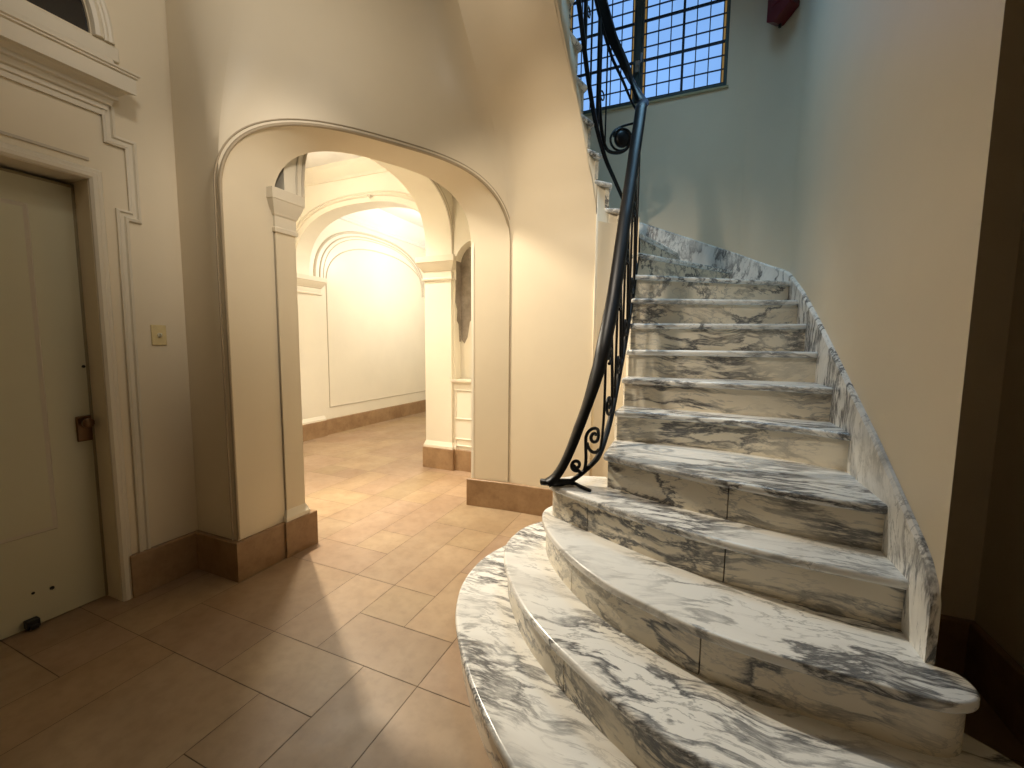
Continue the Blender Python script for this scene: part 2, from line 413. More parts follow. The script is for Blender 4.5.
baseb('baseboard_alcove', [(1.06, 2.50), (1.23, 2.50), (1.23, -1.9)], 'dark brown baseboard in the alcove right of the stairs')

# ------------------------------------------------------------------ pilasters, capitals
CAP = [(0, 2.19), (.018, 2.19), (.022, 2.20), (.022, 2.215), (.008, 2.225), (.008, 2.29), (.02, 2.30), (.026, 2.315), (.05, 2.345), (.068, 2.385), (.075, 2.39), (.075, 2.455), (0, 2.455)]
PLI = [(0, .25), (.022, .25), (.022, .275), (.014, .29), (.008, .31), (0, .325)]
def pilaster(name, path, shaft, label):
    e = empty(name, (path[1][0], path[1][1], 0)); struct(e, label, 'pilaster')
    x0, x1, y0, y1 = shaft
    MB().box(x0, x1, y0, y1, .25, 2.45).build('shaft', M_wall if name == 'trim_5' else M_wallw, e)
    MB().sweep(path, [(o_ * (.62 if name == 'trim_5' else 1), h_) for o_, h_ in CAP]).build('capital', M_trim, e, smooth=True, angle=20)
    MB().sweep(path, PLI).build('plinth', M_wallw, e, smooth=True, angle=20)
pilaster('trim_5', [(-2.60, 2.005), (-2.526, 2.005), (-2.526, 2.155), (-2.9, 2.155)], (-2.58, -2.526, 2.005, 2.155), 'cream pilaster with moulded capital on the left jamb of the archway')
pilaster('trim_6', [(-2.90, 4.6), (-2.90, 4.212), (-2.545, 4.212), (-2.545, 4.25), (-2.5, 4.25)], (-2.90, -2.545, 4.212, 4.40), 'cream pilaster with moulded capital beside the damaged niche')
pilaster('trim_7', [(-5.35, 4.50), (-5.32, 4.50), (-5.32, 4.95), (-5.35, 4.95)], (-5.36, -5.32, 4.50, 4.95), 'cream pilaster with moulded capital on the far panelled wall')

# arch between lobby and vestibule (in line with the left wall)
a2 = sup(3.245, 1.0, 2.45, .76, 2.8, 40)
o = MB().slab([(2.10, 2.40), (2.245, 2.40)] + a2 + [(4.245, 2.40), (4.45, 2.40), (4.45, 3.8), (2.10, 3.8)], [], lambda y, z, d: (-2.545 - d, y, z), .355).build('wall_passage', M_wallw, smooth=True, angle=30)
struct(o, 'cream wall over the second archway behind the front one', 'wall')
b = MB()
for rr, rad in ((0, .012), (.05, .008)):
    b.tube([(-2.545, 3.245 + (y - 3.245) * (1 + rr), 2.45 + (z - 2.45) * (1 + rr)) for y, z in a2], rad, 6)
o = b.build('trim_8', M_panel, smooth=True); struct(o, 'fine bead round the second archway', 'moulding')
o = MB().box(-2.90, -2.555, 1.70, 2.15, 0, 2.42).build('wall_pier', M_wallw); struct(o, 'core of the left arch pier', 'wall')
# pier wall with niche
nic = [(-2.52, 1.06), (-1.98, 1.06)] + [(x, z) for x, z in sup(-2.25, .27, 2.35, .27, 2, 16)][::-1]
o = MB().slab([(-2.9, 0), (-1.80, 0), (-1.80, 3.8), (-2.9, 3.8)], [nic], lambda x, z, d: (x, 4.25 + d, z), .14).build('wall_niche', M_wallw, smooth=True, angle=30)
struct(o, 'cream pier wall with the tall shallow niche', 'wall')
o = MB().box(-2.9, -1.80, 4.385, 4.42, 0, 3.8).build('wall_nicheback', M_wallw); struct(o, 'plaster back of the shallow niche', 'wall')
o = MB().sweep([(-2.56, 4.25), (-1.95, 4.25)], [(-.13, 1.03), (.0, 1.015), (.02, 1.02), (.045, 1.045), (.045, 1.065), (-.13, 1.07)]).build('trim_9', M_trim, smooth=True, angle=20)
struct(o, 'narrow moulded sill under the niche', 'sill')
b = MB()
for z0, z1 in ((.62, .93), (.30, .36)):
    b.sweep([(-2.50, z0), (-1.9, z0), (-1.9, z1), (-2.50, z1)], [(0, 0), (.006, .01), (.014, .012), (.02, 0)], closed=True)
b.v = [(x, 4.25 - z, y) for x, y, z in b.v]
o = b.build('trim_10', M_trim, smooth=True); struct(o, 'flat panel mouldings under the niche sill', 'moulding')
# peeled patch in the niche
pts = []
prf = [(-2.515, 2.50), (-2.47, 2.56), (-2.40, 2.58), (-2.30, 2.50), (-2.22, 2.40), (-2.20, 2.2), (-2.26, 2.06), (-2.21, 1.98), (-2.30, 1.92), (-2.24, 1.86), (-2.33, 1.80), (-2.40, 1.73), (-2.43, 1.55), (-2.47, 1.48), (-2.505, 1.52), (-2.515, 1.75)]
b = MB(); b.slab(prf, [], lambda x, z, d: (x, 4.379 + d, z), .008)
b.slab([(4.255, 2.42), (4.275, 2.50), (4.38, 2.54), (4.38, 1.5), (4.35, 1.50), (4.33, 1.70), (4.29, 1.74), (4.30, 1.86), (4.258, 1.95), (4.27, 2.1), (4.256, 2.25)], [], lambda y, z, d: (-2.519 + d, y, z), .006)
o = b.build('plaster_patch', M_peel); tag(o, 'grey brown patch of peeled plaster inside the niche', 'patch', kind='structure')

# transverse arch and far bay
a3 = sup(-4.11, 1.21, 2.45, .84, 2.5, 40)
o = MB().slab([(-5.36, 2.45)] + a3 + [(-2.88, 2.45), (-2.88, 3.8), (-5.36, 3.8)], [], lambda x, z, d: (x, 4.50 + d, z), .26).build('wall_bay', M_wallw, smooth=True, angle=30)
struct(o, 'cream arched wall across the vestibule', 'wall')
b = MB()
for rr, rad in ((1.10, .022), (1.145, .012)):
    b.tube([(-4.11 + (x + 4.11) * rr, 4.50, 2.45 + (z - 2.45) * rr) for x, z in a3 if abs((x + 4.11) * rr) < 1.235], rad, 8)
o = b.build('trim_11', M_trim, smooth=True); struct(o, 'bead moulding over the vestibule arch', 'moulding')
o = MB().tube([(-3.93, 4.495, 3.36), (-3.90, 4.44, 3.345), (-3.87, 4.45, 3.31)], .011, 8).build('trim_12', M_panel, smooth=True); struct(o, 'small hook stub on the vestibule arch', 'hook')
o = MB().box(-5.5, -5.35, 2.0, 8.0, 0, 3.9).build('wall_far', M_wallw); struct(o, 'bright cream panelled wall at the far side of the vestibule', 'wall')
o = MB().box(-5.5, -2.4, 7.95, 8.1, 0, 3.9).build('wall_end', M_wallw); struct(o, 'end wall of the vestibule', 'wall')
o = MB().box(-2.9, -2.45, 4.42, 8.0, 0, 3.9).build('wall_vestibule', M_wallw); struct(o, 'inner wall of the far vestibule bay', 'wall')
o = MB().box(-5.5, -2.9, 1.9, 2.1, 0, 3.9).build('wall_vestibule_front', M_wallw); struct(o, 'front wall of the near vestibule bay', 'wall')
o = MB().prism([(-5.5, 1.95), (-2.75, 1.95), (-2.56, 2.2), (-1.95, 3.38), (-1.8, 3.46), (-1.8, 8.1), (-5.5, 8.1)], 3.8, 3.9).build('ceiling_vestibule', M_ceil); struct(o, 'white ceiling of the vestibule', 'ceiling')
b = MB(); CO = [(0, 3.62), (.02, 3.62), (.03, 3.65), (.08, 3.70), (.11, 3.75), (.11, 3.80), (0, 3.80)]
b.sweep([(-5.35, 2.1), (-5.35, 4.5), (-2.9, 4.5)], CO); o = b.build('trim_13', M_trim, smooth=True, angle=20); struct(o, 'ceiling cornice of the near vestibule bay', 'cornice')
b = MB()
lun = [(4.88, .0)]
def lun_tube(cx, a, base, bb, r, n=2.4):
    b.tube([(-5.35, y, z) for y, z in sup(cx, a, base, bb, n, 40)], r, 6)
lun_tube(6.32, 1.44, 2.45, .92, .022); lun_tube(6.34, 1.36, 2.45, .86, .014); lun_tube(6.36, 1.31, 2.44, .83, .008)
o = b.build('trim_14', M_panel, smooth=True); struct(o, 'curved lunette mouldings on the far wall', 'moulding')
b = MB()
pan = [(5.10, .44), (5.10, 2.40)] + sup(6.44, 1.34, 2.40, .72, 2.3, 30)[1:-1] + [(7.78, 2.40), (7.78, .44)]
b.tube([(-5.35, y, z) for y, z in pan], .011, 6, closed=True)
o = b.build('trim_15', M_panel, smooth=True); struct(o, 'thin arched panel moulding on the far wall', 'moulding')
b = MB(); b.sweep([(-5.35, 4.76), (-5.35, 7.95)], [(0, 3.46), (.03, 3.47), (.05, 3.50), (.02, 3.53), (.10, 3.60), (.16, 3.72), (.20, 3.80), (0, 3.80)])
o = b.build('trim_16', M_ceil, smooth=True, angle=25); struct(o, 'white coved cornice of the far vestibule bay', 'cornice')
d2 = empty('door_2', (-5.30, 7.9, 0)); struct(d2, 'dark door edge at the far end of the vestibule', 'door')
lf = MB().box(-5.345, -5.30, 7.87, 7.93, .25, 2.35).build('door_leaf', M_lead, d2)
MB().tube([(-5.298, 7.86, 1.6), (-5.298, 7.86, 1.72)], .012, 8).tube([(-5.298, 7.86, .6), (-5.298, 7.86, .72)], .012, 8).build('hinge', M_black, lf)

# ------------------------------------------------------------------ stairwell walls
RAD = .36; XR, YB = .70, 4.45
corner = [(XR - RAD + RAD * math.cos(a), YB - RAD + RAD * math.sin(a)) for a in [PI / 2 * i / 12 for i in range(13)]]
inner = [(XR, 1.585), (XR, 2.4), (XR, 3.3)] + corner
right_poly = inner + [(-.2, YB), (-.2, 4.7), (1.4, 4.7), (1.4, 2.62), (1.155, 2.62), (1.155, 2.52), (.80, 1.66), (.725, 1.585)]
b = MB(); b.prism(inner + [(.34, 4.75), (1.35, 4.75), (1.35, 2.53), (1.08, 2.53)], 0, TOP)
o = b.build('wall_right', M_wall, smooth=True, angle=30); struct(o, 'cream wall along the right side of the stairs', 'wall')
WX = [(-1.32, .165)]; WZ0, WZ1 = 3.79, 5.25
o = MB().slab([(-3.0, 0), (.36, 0), (.36, TOP), (-3.0, TOP)], [[(-1.32, WZ0), (.165, WZ0), (.165, WZ1), (-1.32, WZ1)]], lambda x, z, d: (x, YB + d, z), .25).build('wall_back', M_wall)
struct(o, 'cream back wall of the stairwell under the leaded window', 'wall')
o = MB().box(1.05, 1.4, 2.50, 2.62, 0, TOP).box(1.23, 1.35, -2.1, 2.5, 0, TOP).build('wall_alcove', M_wall); struct(o, 'shadowed cream walls of the alcove right of the stairs', 'wall')
o = MB().box(-3.1, 1.4, -2.2, -2.05, 0, TOP).build('wall_front', M_wall); struct(o, 'wall behind the viewer', 'wall')
o = MB().box(-3.2, 1.5, -2.2, 4.8, TOP, TOP + .1).build('ceiling', M_ceil); struct(o, 'high ceiling of the hall and the stairwell', 'ceiling')
o = MB().box(-3.1, -2.93, 1.66, 4.6, 3.85, TOP).build('wall_upper', M_wall); struct(o, 'upper side wall of the stairwell', 'wall')

# ------------------------------------------------------------------ staircase
H = .181
IN = {5: (-.415, 2.22), 6: (-.42, 2.54), 7: (-.42, 2.80), 8: (-.42, 2.96), 9: (-.42, 3.06), 10: (-.42, 3.145), 11: (-.42, 3.24), 12: (-.42, 3.35), 13: (-.435, 3.455),
      14: (-.54, 3.475), 15: (-.625, 3.41), 16: (-.69, 3.31), 17: (-.728, 3.20), 18: (-.75, 3.06), 19: (-.76, 2.92), 20: (-.765, 2.75), 21: (-.77, 2.58), 22: (-.77, 2.41), 23: (-.77, 2.24), 24: (-.77, 2.07)}
OUT = {5: (.685, 1.935), 6: (.685, 2.33), 7: (.685, 2.68), 8: (.685, 3.03), 9: (.685, 3.36), 10: (.685, 3.64), 11: (.685, 3.99), 12: (.30, 4.435), 13: (-.16, 4.44), 14: (-.55, 4.44), 15: (-.95, 4.44),
       16: (-1.35, 4.44), 17: (-1.6, 4.1), 18: (-1.5, 3.75), 19: (-1.2, 3.35), 20: (-1.0, 3.0), 21: (-.92, 2.72), 22: (-.90, 2.5), 23: (-1.1, 2.3), 24: (-1.1, 2.1)}
def catmull(P, n=6):
    P = [Vector(p) for p in P]; Q = [P[0] * 2 - P[1]] + P + [P[-1] * 2 - P[-2]]; out = []
    for i in range(1, len(Q) - 2):
        a, b, c, d = Q[i - 1:i + 3]
        for k in range(n):
            t = k / n
            out.append(.5 * ((2 * b) + (c - a) * t + (2 * a - 5 * b + 4 * c - d) * t * t + (3 * b - a - 3 * c + d) * t ** 3))
    out.append(P[-1]); return out
NOSE = {
 1: catmull([(-.80, 2.64), (-1.0, 2.52), (-1.085, 2.38), (-1.126, 2.18), (-1.105, 1.94), (-1.022, 1.723), (-.91, 1.55), (-.765, 1.375), (-.61, 1.225), (-.44, 1.09), (-.2, .95), (.1, .86), (.45, .83), (.75, .87), (.95, .98), (1.05, 1.15), (1.03, 1.35), (.92, 1.52), (.80, 1.60)]),
 2: catmull([(-.66, 2.58), (-.76, 2.53), (-.85, 2.46), (-.915, 2.32), (-.925, 2.13), (-.872, 1.965), (-.76, 1.777), (-.625, 1.608), (-.476, 1.475), (-.333, 1.374), (-.213, 1.297), (-.067, 1.219), (.09, 1.165), (.30, 1.12), (.55, 1.11), (.78, 1.15), (.90, 1.25), (.92, 1.38), (.87, 1.50), (.78, 1.58)]),
 3: catmull([(-.55, 2.50), (-.64, 2.43), (-.71, 2.33), (-.738, 2.21), (-.69, 2.068), (-.595, 1.92), (-.476, 1.783), (-.352, 1.675), (-.235, 1.597), (-.10, 1.537), (.02, 1.485), (.15, 1.452), (.32, 1.430), (.49, 1.422), (.636, 1.415), (.705, 1.432), (.752, 1.47), (.765, 1.52), (.745, 1.565), (.70, 1.578)], 6),
 4: catmull([(-.50, 2.40), (-.60, 2.36), (-.675, 2.28), (-.702, 2.20), (-.675, 2.145), (-.60, 2.10), (-.516, 2.057), (-.338, 1.972), (-.217, 1.915), (-.077, 1.855), (.146, 1.788), (.40, 1.74), (.69, 1.715)]),
 5: catmull([(-.415, 2.22), (-.15, 2.10), (.162, 1.995), (.452, 1.93), (.685, 1.915)]),
 6: catmull([(-.42, 2.56), (-.1, 2.575), (.18, 2.545), (.48, 2.46), (.685, 2.35)]),
}
for k in range(7, 25): NOSE[k] = [Vector(IN[k]).lerp(Vector(OUT[k]), i / 4) for i in range(5)]
def offset(line, d):
    out = []
    for i, p in enumerate(line):
        a = line[max(0, i - 1)]; c = line[min(len(line) - 1, i + 1)]
        t = (c - a).normalized(); out.append(p + Vector((-t.y, t.x)) * d)
    return out
stair = empty('staircase', (-.1, 1.2, 0)); tag(stair, 'curving white marble staircase with grey veins and rounded bottom steps', 'staircase')
TH = .036
for k in range(1, 22):
    N = NOSE[k]
    if k <= 3: back = [Vector((.69, 1.9)), Vector((.1, 2.2))]
    elif k == 4: back = offset(NOSE[5], .08)[::-1]; back = [p + Vector((.0, .0)) for p in back] + [Vector((-.42, 2.42))]
    else:
        back = [p for p in offset(NOSE[k + 1], .06)][::-1]
        if k == 11: back = [Vector((.67, 4.2)), Vector((.58, 4.36))] + back
    poly = list(N) + back
    # overhang of the inner tip over the string
    tr = MB().prism([tuple(p) for p in poly], H * k - TH, H * k).build('tread', M_tread, stair, bevel=.013, seg=3)
    line = offset(N, .022)
    if k >= 5: line = [line[0] + (line[1] - line[0]).normalized() * .018] + line[1:]
    inn = offset(N, .055)
    cuts = [0, len(line) - 1]
    seams = {2: [-.38], 3: [-.47, .06], 4: [-.515, .15], 5: [.16]}.get(k, [])
    for sx in seams:
        j = min(range(len(line)), key=lambda i: abs(line[i].x - sx) + (0 if line[i].y < 2.06 else 9)); cuts.append(j)
    cuts = sorted(set(cuts)); b = MB()
    for a, c in zip(cuts, cuts[1:]):
        L = line[a:c + 1]; I = inn[a:c + 1]
        if a > 0: L = [L[0] + (L[1] - L[0]).normalized() * .0025] + L[1:]
        if c < len(line) - 1: L = L[:-1] + [L[-1] + (L[-2] - L[-1]).normalized() * .0025]
        b.prism([tuple(p) for p in L] + [tuple(p) for p in I[::-1]], H * (k - 1), H * k - TH + .001)
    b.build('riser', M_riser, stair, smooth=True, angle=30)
# inner plastered string following the turn, with a stepped top edge
RP = []
for k in range(5, 25):
    p = offset(NOSE[k], .024)[0]; q = NOSE[k][1] - NOSE[k][0]; RP.append(p + q.normalized() * .03)
def hE(t):
    prev = None
    for (h0, t0), (h1, t1) in zip(SOF, SOF[1:]):
        if t1 <= t <= t0: return h0 + (h1 - h0) * (t0 - t) / (t0 - t1)
    return 2.36 if t > 3.2 else 5.3
b = MB(); front = []; n = 8
RPs = catmull(RP, n)
for i, k in enumerate(range(5, 23)):
    top = H * k - TH + .001
    pts = RPs[i * n:i * n + n + 1]
    rows = []
    for p in pts:
        d = 0.
        bot = 0. if not (k >= 16 and p.y < 3.36) else min(top - .05, hE(p.y - .045) if p.y < 3.33 else 2.40)
        if k < 16: bot = 0.
        j = RPs.index(p) if p in RPs else 0
        rows.append([(p.x, p.y, bot), (p.x, p.y, top)])
    b.loft(rows)
st = b.build('string', M_wall, stair, smooth=True, angle=30, recalc=False)
tag(st, 'cream plastered inner string with stepped top')
sd = st.modifiers.new('thick', 'SOLIDIFY'); sd.thickness = .008; sd.offset = 0
# plastered panel closing the narrow well below the turn
nose = [(-.716, 3.345), (-.70, 3.355), (-.68, 3.385), (-.64, 3.437), (-.60, 3.474), (-.55, 3.494), (-.50, 3.488), (-.46, 3.462), (-.43, 3.41), (-.41, 3.35)]
rows = []
for h in [0, .6, 1.2, 1.6, 1.75, 1.9, 2.0, 2.1, 2.2, 2.3, 2.36, 2.42]:
    k = sm((h - 1.6) / .82); rows.append([(x, 3.345 * (1 - k) + (t - .008) * k, h) for x, t in nose])
wp = MB().loft(rows).build('well_panel', M_wall, stair, smooth=True, angle=180, recalc=False); tag(wp, 'smooth cream plaster below the turn')
# marble skirting along the right and back walls
sk = [(1.575, .70), (1.60, .775), (1.66, .85), (2.106, 1.112), (2.6, 1.385), (3.132, 1.645), (3.7, 1.92)]
path = [(XR, y) for y, _ in [(1.578, 0), (1.60, 0), (1.64, 0), (1.70, 0), (2.106, 0), (2.6, 0), (3.13, 0), (3.6, 0), (3.9, 0)]] + corner[1:] + [(.1, YB), (-.2, YB), (-.53, YB), (-1.0, YB), (-1.5, YB)]
d = [0]; 
for p, q in zip(path, path[1:]): d.append(d[-1] + math.hypot(q[0] - p[0], q[1] - p[1]))
def skh(p, dd):
    if p[1] < 4.0 and p[0] > .6: return lerp_tab([(1.578, .73), (1.60, .785), (1.64, .835), (1.70, .878), (2.106, 1.112), (2.6, 1.37), (3.13, 1.645), (3.6, 1.87), (4.0, 2.03)], p[1])
    if p[0] > .34: return lerp_tab([(0, 2.06), (.5, 2.175), (1, 2.31)], math.atan2(p[1] - YB + RAD, p[0] - XR + RAD) / (PI / 2))
    return 2.31 + (.34 - p[0]) * .42
lowt = [H * 3] * 5
rows = []
for i, p in enumerate(path):
    a = path[max(0, i - 1)]; c = path[min(len(path) - 1, i + 1)]; t = Vector((c[0] - a[0], c[1] - a[1])).normalized(); nn = Vector((-t.y, t.x))
    h = skh(p, d[i]); lo_ = .543 if i < 4 else max(.543, h - .75)
    q = Vector(p) + nn * .022; q2 = Vector(p) + nn * .012; p2 = Vector(p) - nn * .002
    rows.append([(p2.x, p2.y, lo_), (q.x, q.y, lo_), (q.x, q.y, h - .012), (q2.x, q2.y, h), (p2.x, p2.y, h)])
b = MB(); b.loft(rows, True); b.f.append(tuple(range(5))); o = b.build('skirting', M_skirt, stair, smooth=True, angle=25)
tag(o, 'veined marble wall skirting with curved end')

# ------------------------------------------------------------------ wrought iron railing
PP = [(-.69, 2.12), (-.55, 2.19), (-.46, 2.28), (-.435, 2.5), (-.43, 2.8), (-.425, 3.05), (-.42, 3.3), (-.43, 3.45), (-.53, 3.52), (-.66, 3.42), (-.72, 3.25), (-.755, 3.05), (-.76, 2.8), (-.77, 2.5), (-.775, 2.2), (-.775, 1.9)]
CU = [0]
for p, q in zip(PP, PP[1:]): CU.append(CU[-1] + math.hypot(q[0] - p[0], q[1] - p[1]))
PV = [Vector(p) for p in PP]
def rp2(u):
    for i in range(len(PP) - 1):
        if u <= CU[i + 1] or i == len(PP) - 2:
            t = (u - CU[i]) / (CU[i + 1] - CU[i])
            a = PV[i - 1] if i else PV[0] * 2 - PV[1]; b_, c_ = PV[i], PV[i + 1]; e = PV[i + 2] if i + 2 < len(PV) else c_ * 2 - b_
            return .5 * ((2 * b_) + (c_ - a) * t + (2 * a - 5 * b_ + 4 * c_ - e) * t * t + (3 * b_ - a - 3 * c_ + e) * t ** 3)
def r3(u, h): p = rp2(u); return (p.x, p.y, h)
HAND = [(0, .735), (.04, .765), (.07, .81), (.12, .925), (.17, 1.06), (.23, 1.23), (.29, 1.41), (.45, 1.66), (.615, 1.95), (.8, 2.29), (1.0, 2.63), (1.19, 2.99), (1.29, 3.17), (1.40, 3.25), (1.47, 3.29), (1.59, 3.52), (1.68, 3.69), (1.79, 3.83), (1.94, 3.96), (2.12, 4.14), (2.38, 4.42), (2.68, 4.76), (3.2, 5.3)]
HAND2 = [(1.44, 3.17), (1.53, 3.26), (1.67, 3.53), (1.78, 3.68), (1.93, 3.81), (2.12, 3.98), (2.38, 4.26), (2.68, 4.6), (3.2, 5.15)]
BOT = [(.0, .738), (.03, .732), (.08, .731), (.135, .753), (.18, .783), (.24, .833), (.34, .895), (.44, .965), (.57, 1.08), (.77, 1.285), (.96, 1.49), (1.19, 1.81), (1.41, 2.19), (1.5, 2.38), (1.62, 2.625), (1.715, 2.81), (1.85, 2.965), (1.95, 3.08), (2.03, 3.2), (2.13, 3.35), (2.25, 3.49), (2.38, 3.63), (2.68, 3.98), (3.2, 4.5)]
def along(tab, step=.02):
    u, out = tab[0][0], []
    # smooth the polyline by averaging
    f = lambda x: sum(lerp_tab(tab, x + dx) for dx in (-.03, -.015, 0, .015, .03)) / 5
    while u <= tab[-1][0]: out.append((u, f(u))); u += step
    return out
rail = empty('stair_railing', (-.62, 2.15, .724)); tag(rail, 'black wrought iron scroll railing rising along the inner edge of the stairs', 'railing')
def flat(tab, wid, th, name, step=.02):
    """bar of width wid (across the run) and thickness th"""
    pts = along(tab, step); rows = []
    P3 = [Vector(r3(u, h)) for u, h in pts]
    for i, p in enumerate(P3):
        t = (P3[min(i + 1, len(P3) - 1)] - P3[max(0, i - 1)]).normalized(); x = Vector((t.y, -t.x, 0)); x.normalize(); y = x.cross(t)
        prof = [(-.5, -.5), (-.5, .1), (-.38, .42), (0, .55), (.38, .42), (.5, .1), (.5, -.5)]
        rows.append([p + x * a * wid + y * c * -th if False else p + x * a * wid - y * c * th * -1 for a, c in prof])
    b = MB(); b.loft(rows, True); k = 7; L = (len(rows) - 1) * k
    b.f.append(tuple(range(k))); b.f.append(tuple(L + j for j in range(k)))
    return b.build(name, M_iron, rail, smooth=True, angle=50)
flat(HAND, .076, .034, 'handrail'); flat(HAND2, .020, .014, 'upper_rail'); flat(BOT, .030, .017, 'bottom_rail')
def iron(name, pts, r=.0095, par=None):
    b = MB(); b.tube([r3(u, h) for u, h in pts], r, 8); return b.build(name, M_iron, par or rail, smooth=True, angle=60)
def spiral(cu, ch, ro, ri, a0, turns, n=40, sq=1.):
    out = []
    for i in range(n + 1):
        t = i / n; a = a0 + turns * 2 * PI * t; r = ro + (ri - ro) * t ** .8
        out.append((cu + r * math.cos(a) * sq, ch + r * math.sin(a)))
    return out
def bez(p0, p1, p2, p3, n=14):
    return [tuple(p0[k] * (1 - t) ** 3 + 3 * p1[k] * t * (1 - t) ** 2 + 3 * p2[k] * t * t * (1 - t) + p3[k] * t ** 3 for k in (0, 1)) for t in [i / n for i in range(n + 1)]]
# lowest pair of scrolls at the foot
iron('scroll', spiral(.155, .835, .034, .010, -PI * .35, -1.4)[::-1] + bez((.170, .803), (.185, .78), (.19, .785), (.196, .80), 4))
iron('scroll', bez((.192, .79), (.222, .83), (.205, .90), (.206, .97), 10) + spiral(.262, .985, .056, .012, PI, -1.45, 44))
iron('scroll', bez((.214, .955), (.225, .90), (.27, .885), (.305, .905), 10))
iron('stem', bez((.335, .90), (.40, 1.05), (.385, 1.2), (.385, 1.42), 14), .008)
# S-scroll panels up the flight
def panel(u0, u1):
    um = (u0 + u1) / 2; b0, b1 = lerp_tab(BOT, u0), lerp_tab(BOT, u1); h0, h1 = lerp_tab(HAND, u0), lerp_tab(HAND, u1)
    w_ = u1 - u0; bm, hm = lerp_tab(BOT, um), lerp_tab(HAND, um); gap = hm - bm
    r = min(.075, w_ * .40)
    lo_c = (u0 + r + .01, bm + .10); hi_c = (u1 - r - .01, hm - .12)
    A = spiral(lo_c[0], lo_c[1], r, .012, PI * .0, -1.5, 36); B = spiral(hi_c[0], hi_c[1], r, .012, PI * 1.0, -1.5, 36)
    mid = bez(A[0], (A[0][0], A[0][1] + gap * .25), (B[0][0], B[0][1] - gap * .25), B[0], 14)
    iron('scroll', A[::-1] + mid[1:-1] + B)
    c2 = (u0 + r * .7 + .006, bm + gap * .52); iron('scroll', spiral(c2[0], c2[1], r * .7, .010, -PI * .5, 1.6, 32))
    iron('stem', [(u1, b1 + .004), (u1, (b1 + h1) / 2), (u1, h1 - .006)], .008)
for a, c in ((.40, .64), (.64, .86), (.86, 1.08), (1.08, 1.30)): panel(a, c)
# big volute at the turn
vol = bez((1.925, 3.75), (1.925, 3.40), (1.90, 2.99), (1.76, 2.955), 20) + bez((1.76, 2.955), (1.66, 2.935), (1.56, 2.99), (1.565, 3.075), 14)[1:] + bez((1.565, 3.075), (1.575, 3.15), (1.70, 3.16), (1.70, 3.07), 12)[1:]
volute = iron('volute', vol, .013)
iron('scroll', bez((1.49, 3.16), (1.56, 3.19), (1.70, 3.17), (1.735, 3.05), 14) + bez((1.735, 3.05), (1.74, 2.98), (1.66, 2.96), (1.62, 2.985), 8)[1:], .009)
b = MB(); c0 = Vector(r3(1.64, 3.062)); ax = Vector((.95, .30, 0)).normalized()
e1, e2 = Vector(r3(1.66, 3.06)) - Vector(r3(1.62, 3.06)), Vector((0, 0, 1)); e1.normalize(); nn = e1.cross(e2)
rows = []
for dn, rr in ((-.026, .001), (-.024, .042), (-.012, .062), (.012, .062), (.024, .042), (.026, .001)):
    rows.append([c0 + nn * dn + e1 * rr * math.cos(2 * PI * j / 20) + e2 * rr * math.sin(2 * PI * j / 20) for j in range(20)])
b.loft(rows, True); b.build('volute_eye', M_iron, volute, smooth=True, angle=60)
# upper flight balusters, collars, rings
for u in (1.925, 2.20, 2.46, 2.72): iron('baluster', [(u, lerp_tab(BOT, u)), (u, (lerp_tab(BOT, u) + lerp_tab(HAND2, u)) / 2), (u, lerp_tab(HAND2, u))], .014)
iron('baluster', [(1.80, 2.99), (1.80, 3.3), (1.80, 3.70)], .006)
iron('baluster', [(2.06, 3.26), (2.06, 3.6), (2.06, 3.92)], .007)
for u, h in ((1.862, 3.31), (2.13, 3.72), (2.33, 3.9)):
    b = MB(); b.tube([r3(u + .03 * math.cos(2 * PI * j / 18), h + .03 * math.sin(2 * PI * j / 18)) for j in range(18)], .006, 6, closed=True); b.build('ring', M_iron, rail, smooth=True, angle=60)
for a, c in ((2.20, 2.46), (2.46, 2.72)):
    um = (a + c) / 2; iron('scroll', spiral(um, lerp_tab(BOT, um) + .22, .09, .014, 0, -1.5, 36)); iron('scroll', spiral(um, lerp_tab(HAND2, um) - .18, .09, .014, PI, -1.5, 36))
# foot: bulb at the start of the handrail and the strap fixed to the tread
b = MB(); b.tube([(-.725, 2.125, .738), (-.70, 2.118, .742), (-.66, 2.13, .746), (-.60, 2.16, .745), (-.56, 2.185, .742)], [.012, .024, .026, .020, .012], 12, ry=.018); b.build('foot', M_iron, rail, smooth=True, angle=60)
b = MB(); b.tube([(-.575, 2.19, .742), (-.53, 2.165, .734), (-.475, 2.13, .731), (-.455, 2.118, .731)], [.012, .013, .014, .009], 10, ry=.008); b.build('foot_strap', M_iron, rail, smooth=True, angle=60)

# ------------------------------------------------------------------ leaded window
win = empty('window_2', (-.6, YB, WZ0)); struct(win, 'tall leaded window with blue panes and amber borders above the stairs', 'window')
y0, y1 = YB + .015, YB + .055
def frame(b, x0, x1, z0, z1, w_, ya=y0, yb=y1):
    b.box(x0, x0 + w_, ya, yb, z0, z1).box(x1 - w_, x1, ya, yb, z0, z1).box(x0 + w_, x1 - w_, ya, yb, z0, z0 + w_).box(x0 + w_, x1 - w_, ya, yb, z1 - w_, z1)
b = MB(); frame(b, -1.32, .165, WZ0, WZ1, .028, YB - .008, YB + .07); b.build('window_frame', M_frame, win, bevel=.004)
b = MB().box(-.655, -.565, YB - .012, YB + .06, WZ0 + .02, WZ1 - .02).box(-.632, -.588, YB - .03, YB - .012, WZ0 + .02, WZ1 - .02); mu = b.build('mullion', M_frame, win, bevel=.006)
b = MB().box(-.628, -.592, YB - .045, YB - .03, 4.06, 4.16).tube([(-.61, YB - .05, 4.12), (-.575, YB - .075, 4.13), (-.57, YB - .075, 4.20)], .008, 8).build('latch', plain('worn_steel', (.45, .45, .42), .3, .8), mu, smooth=True)
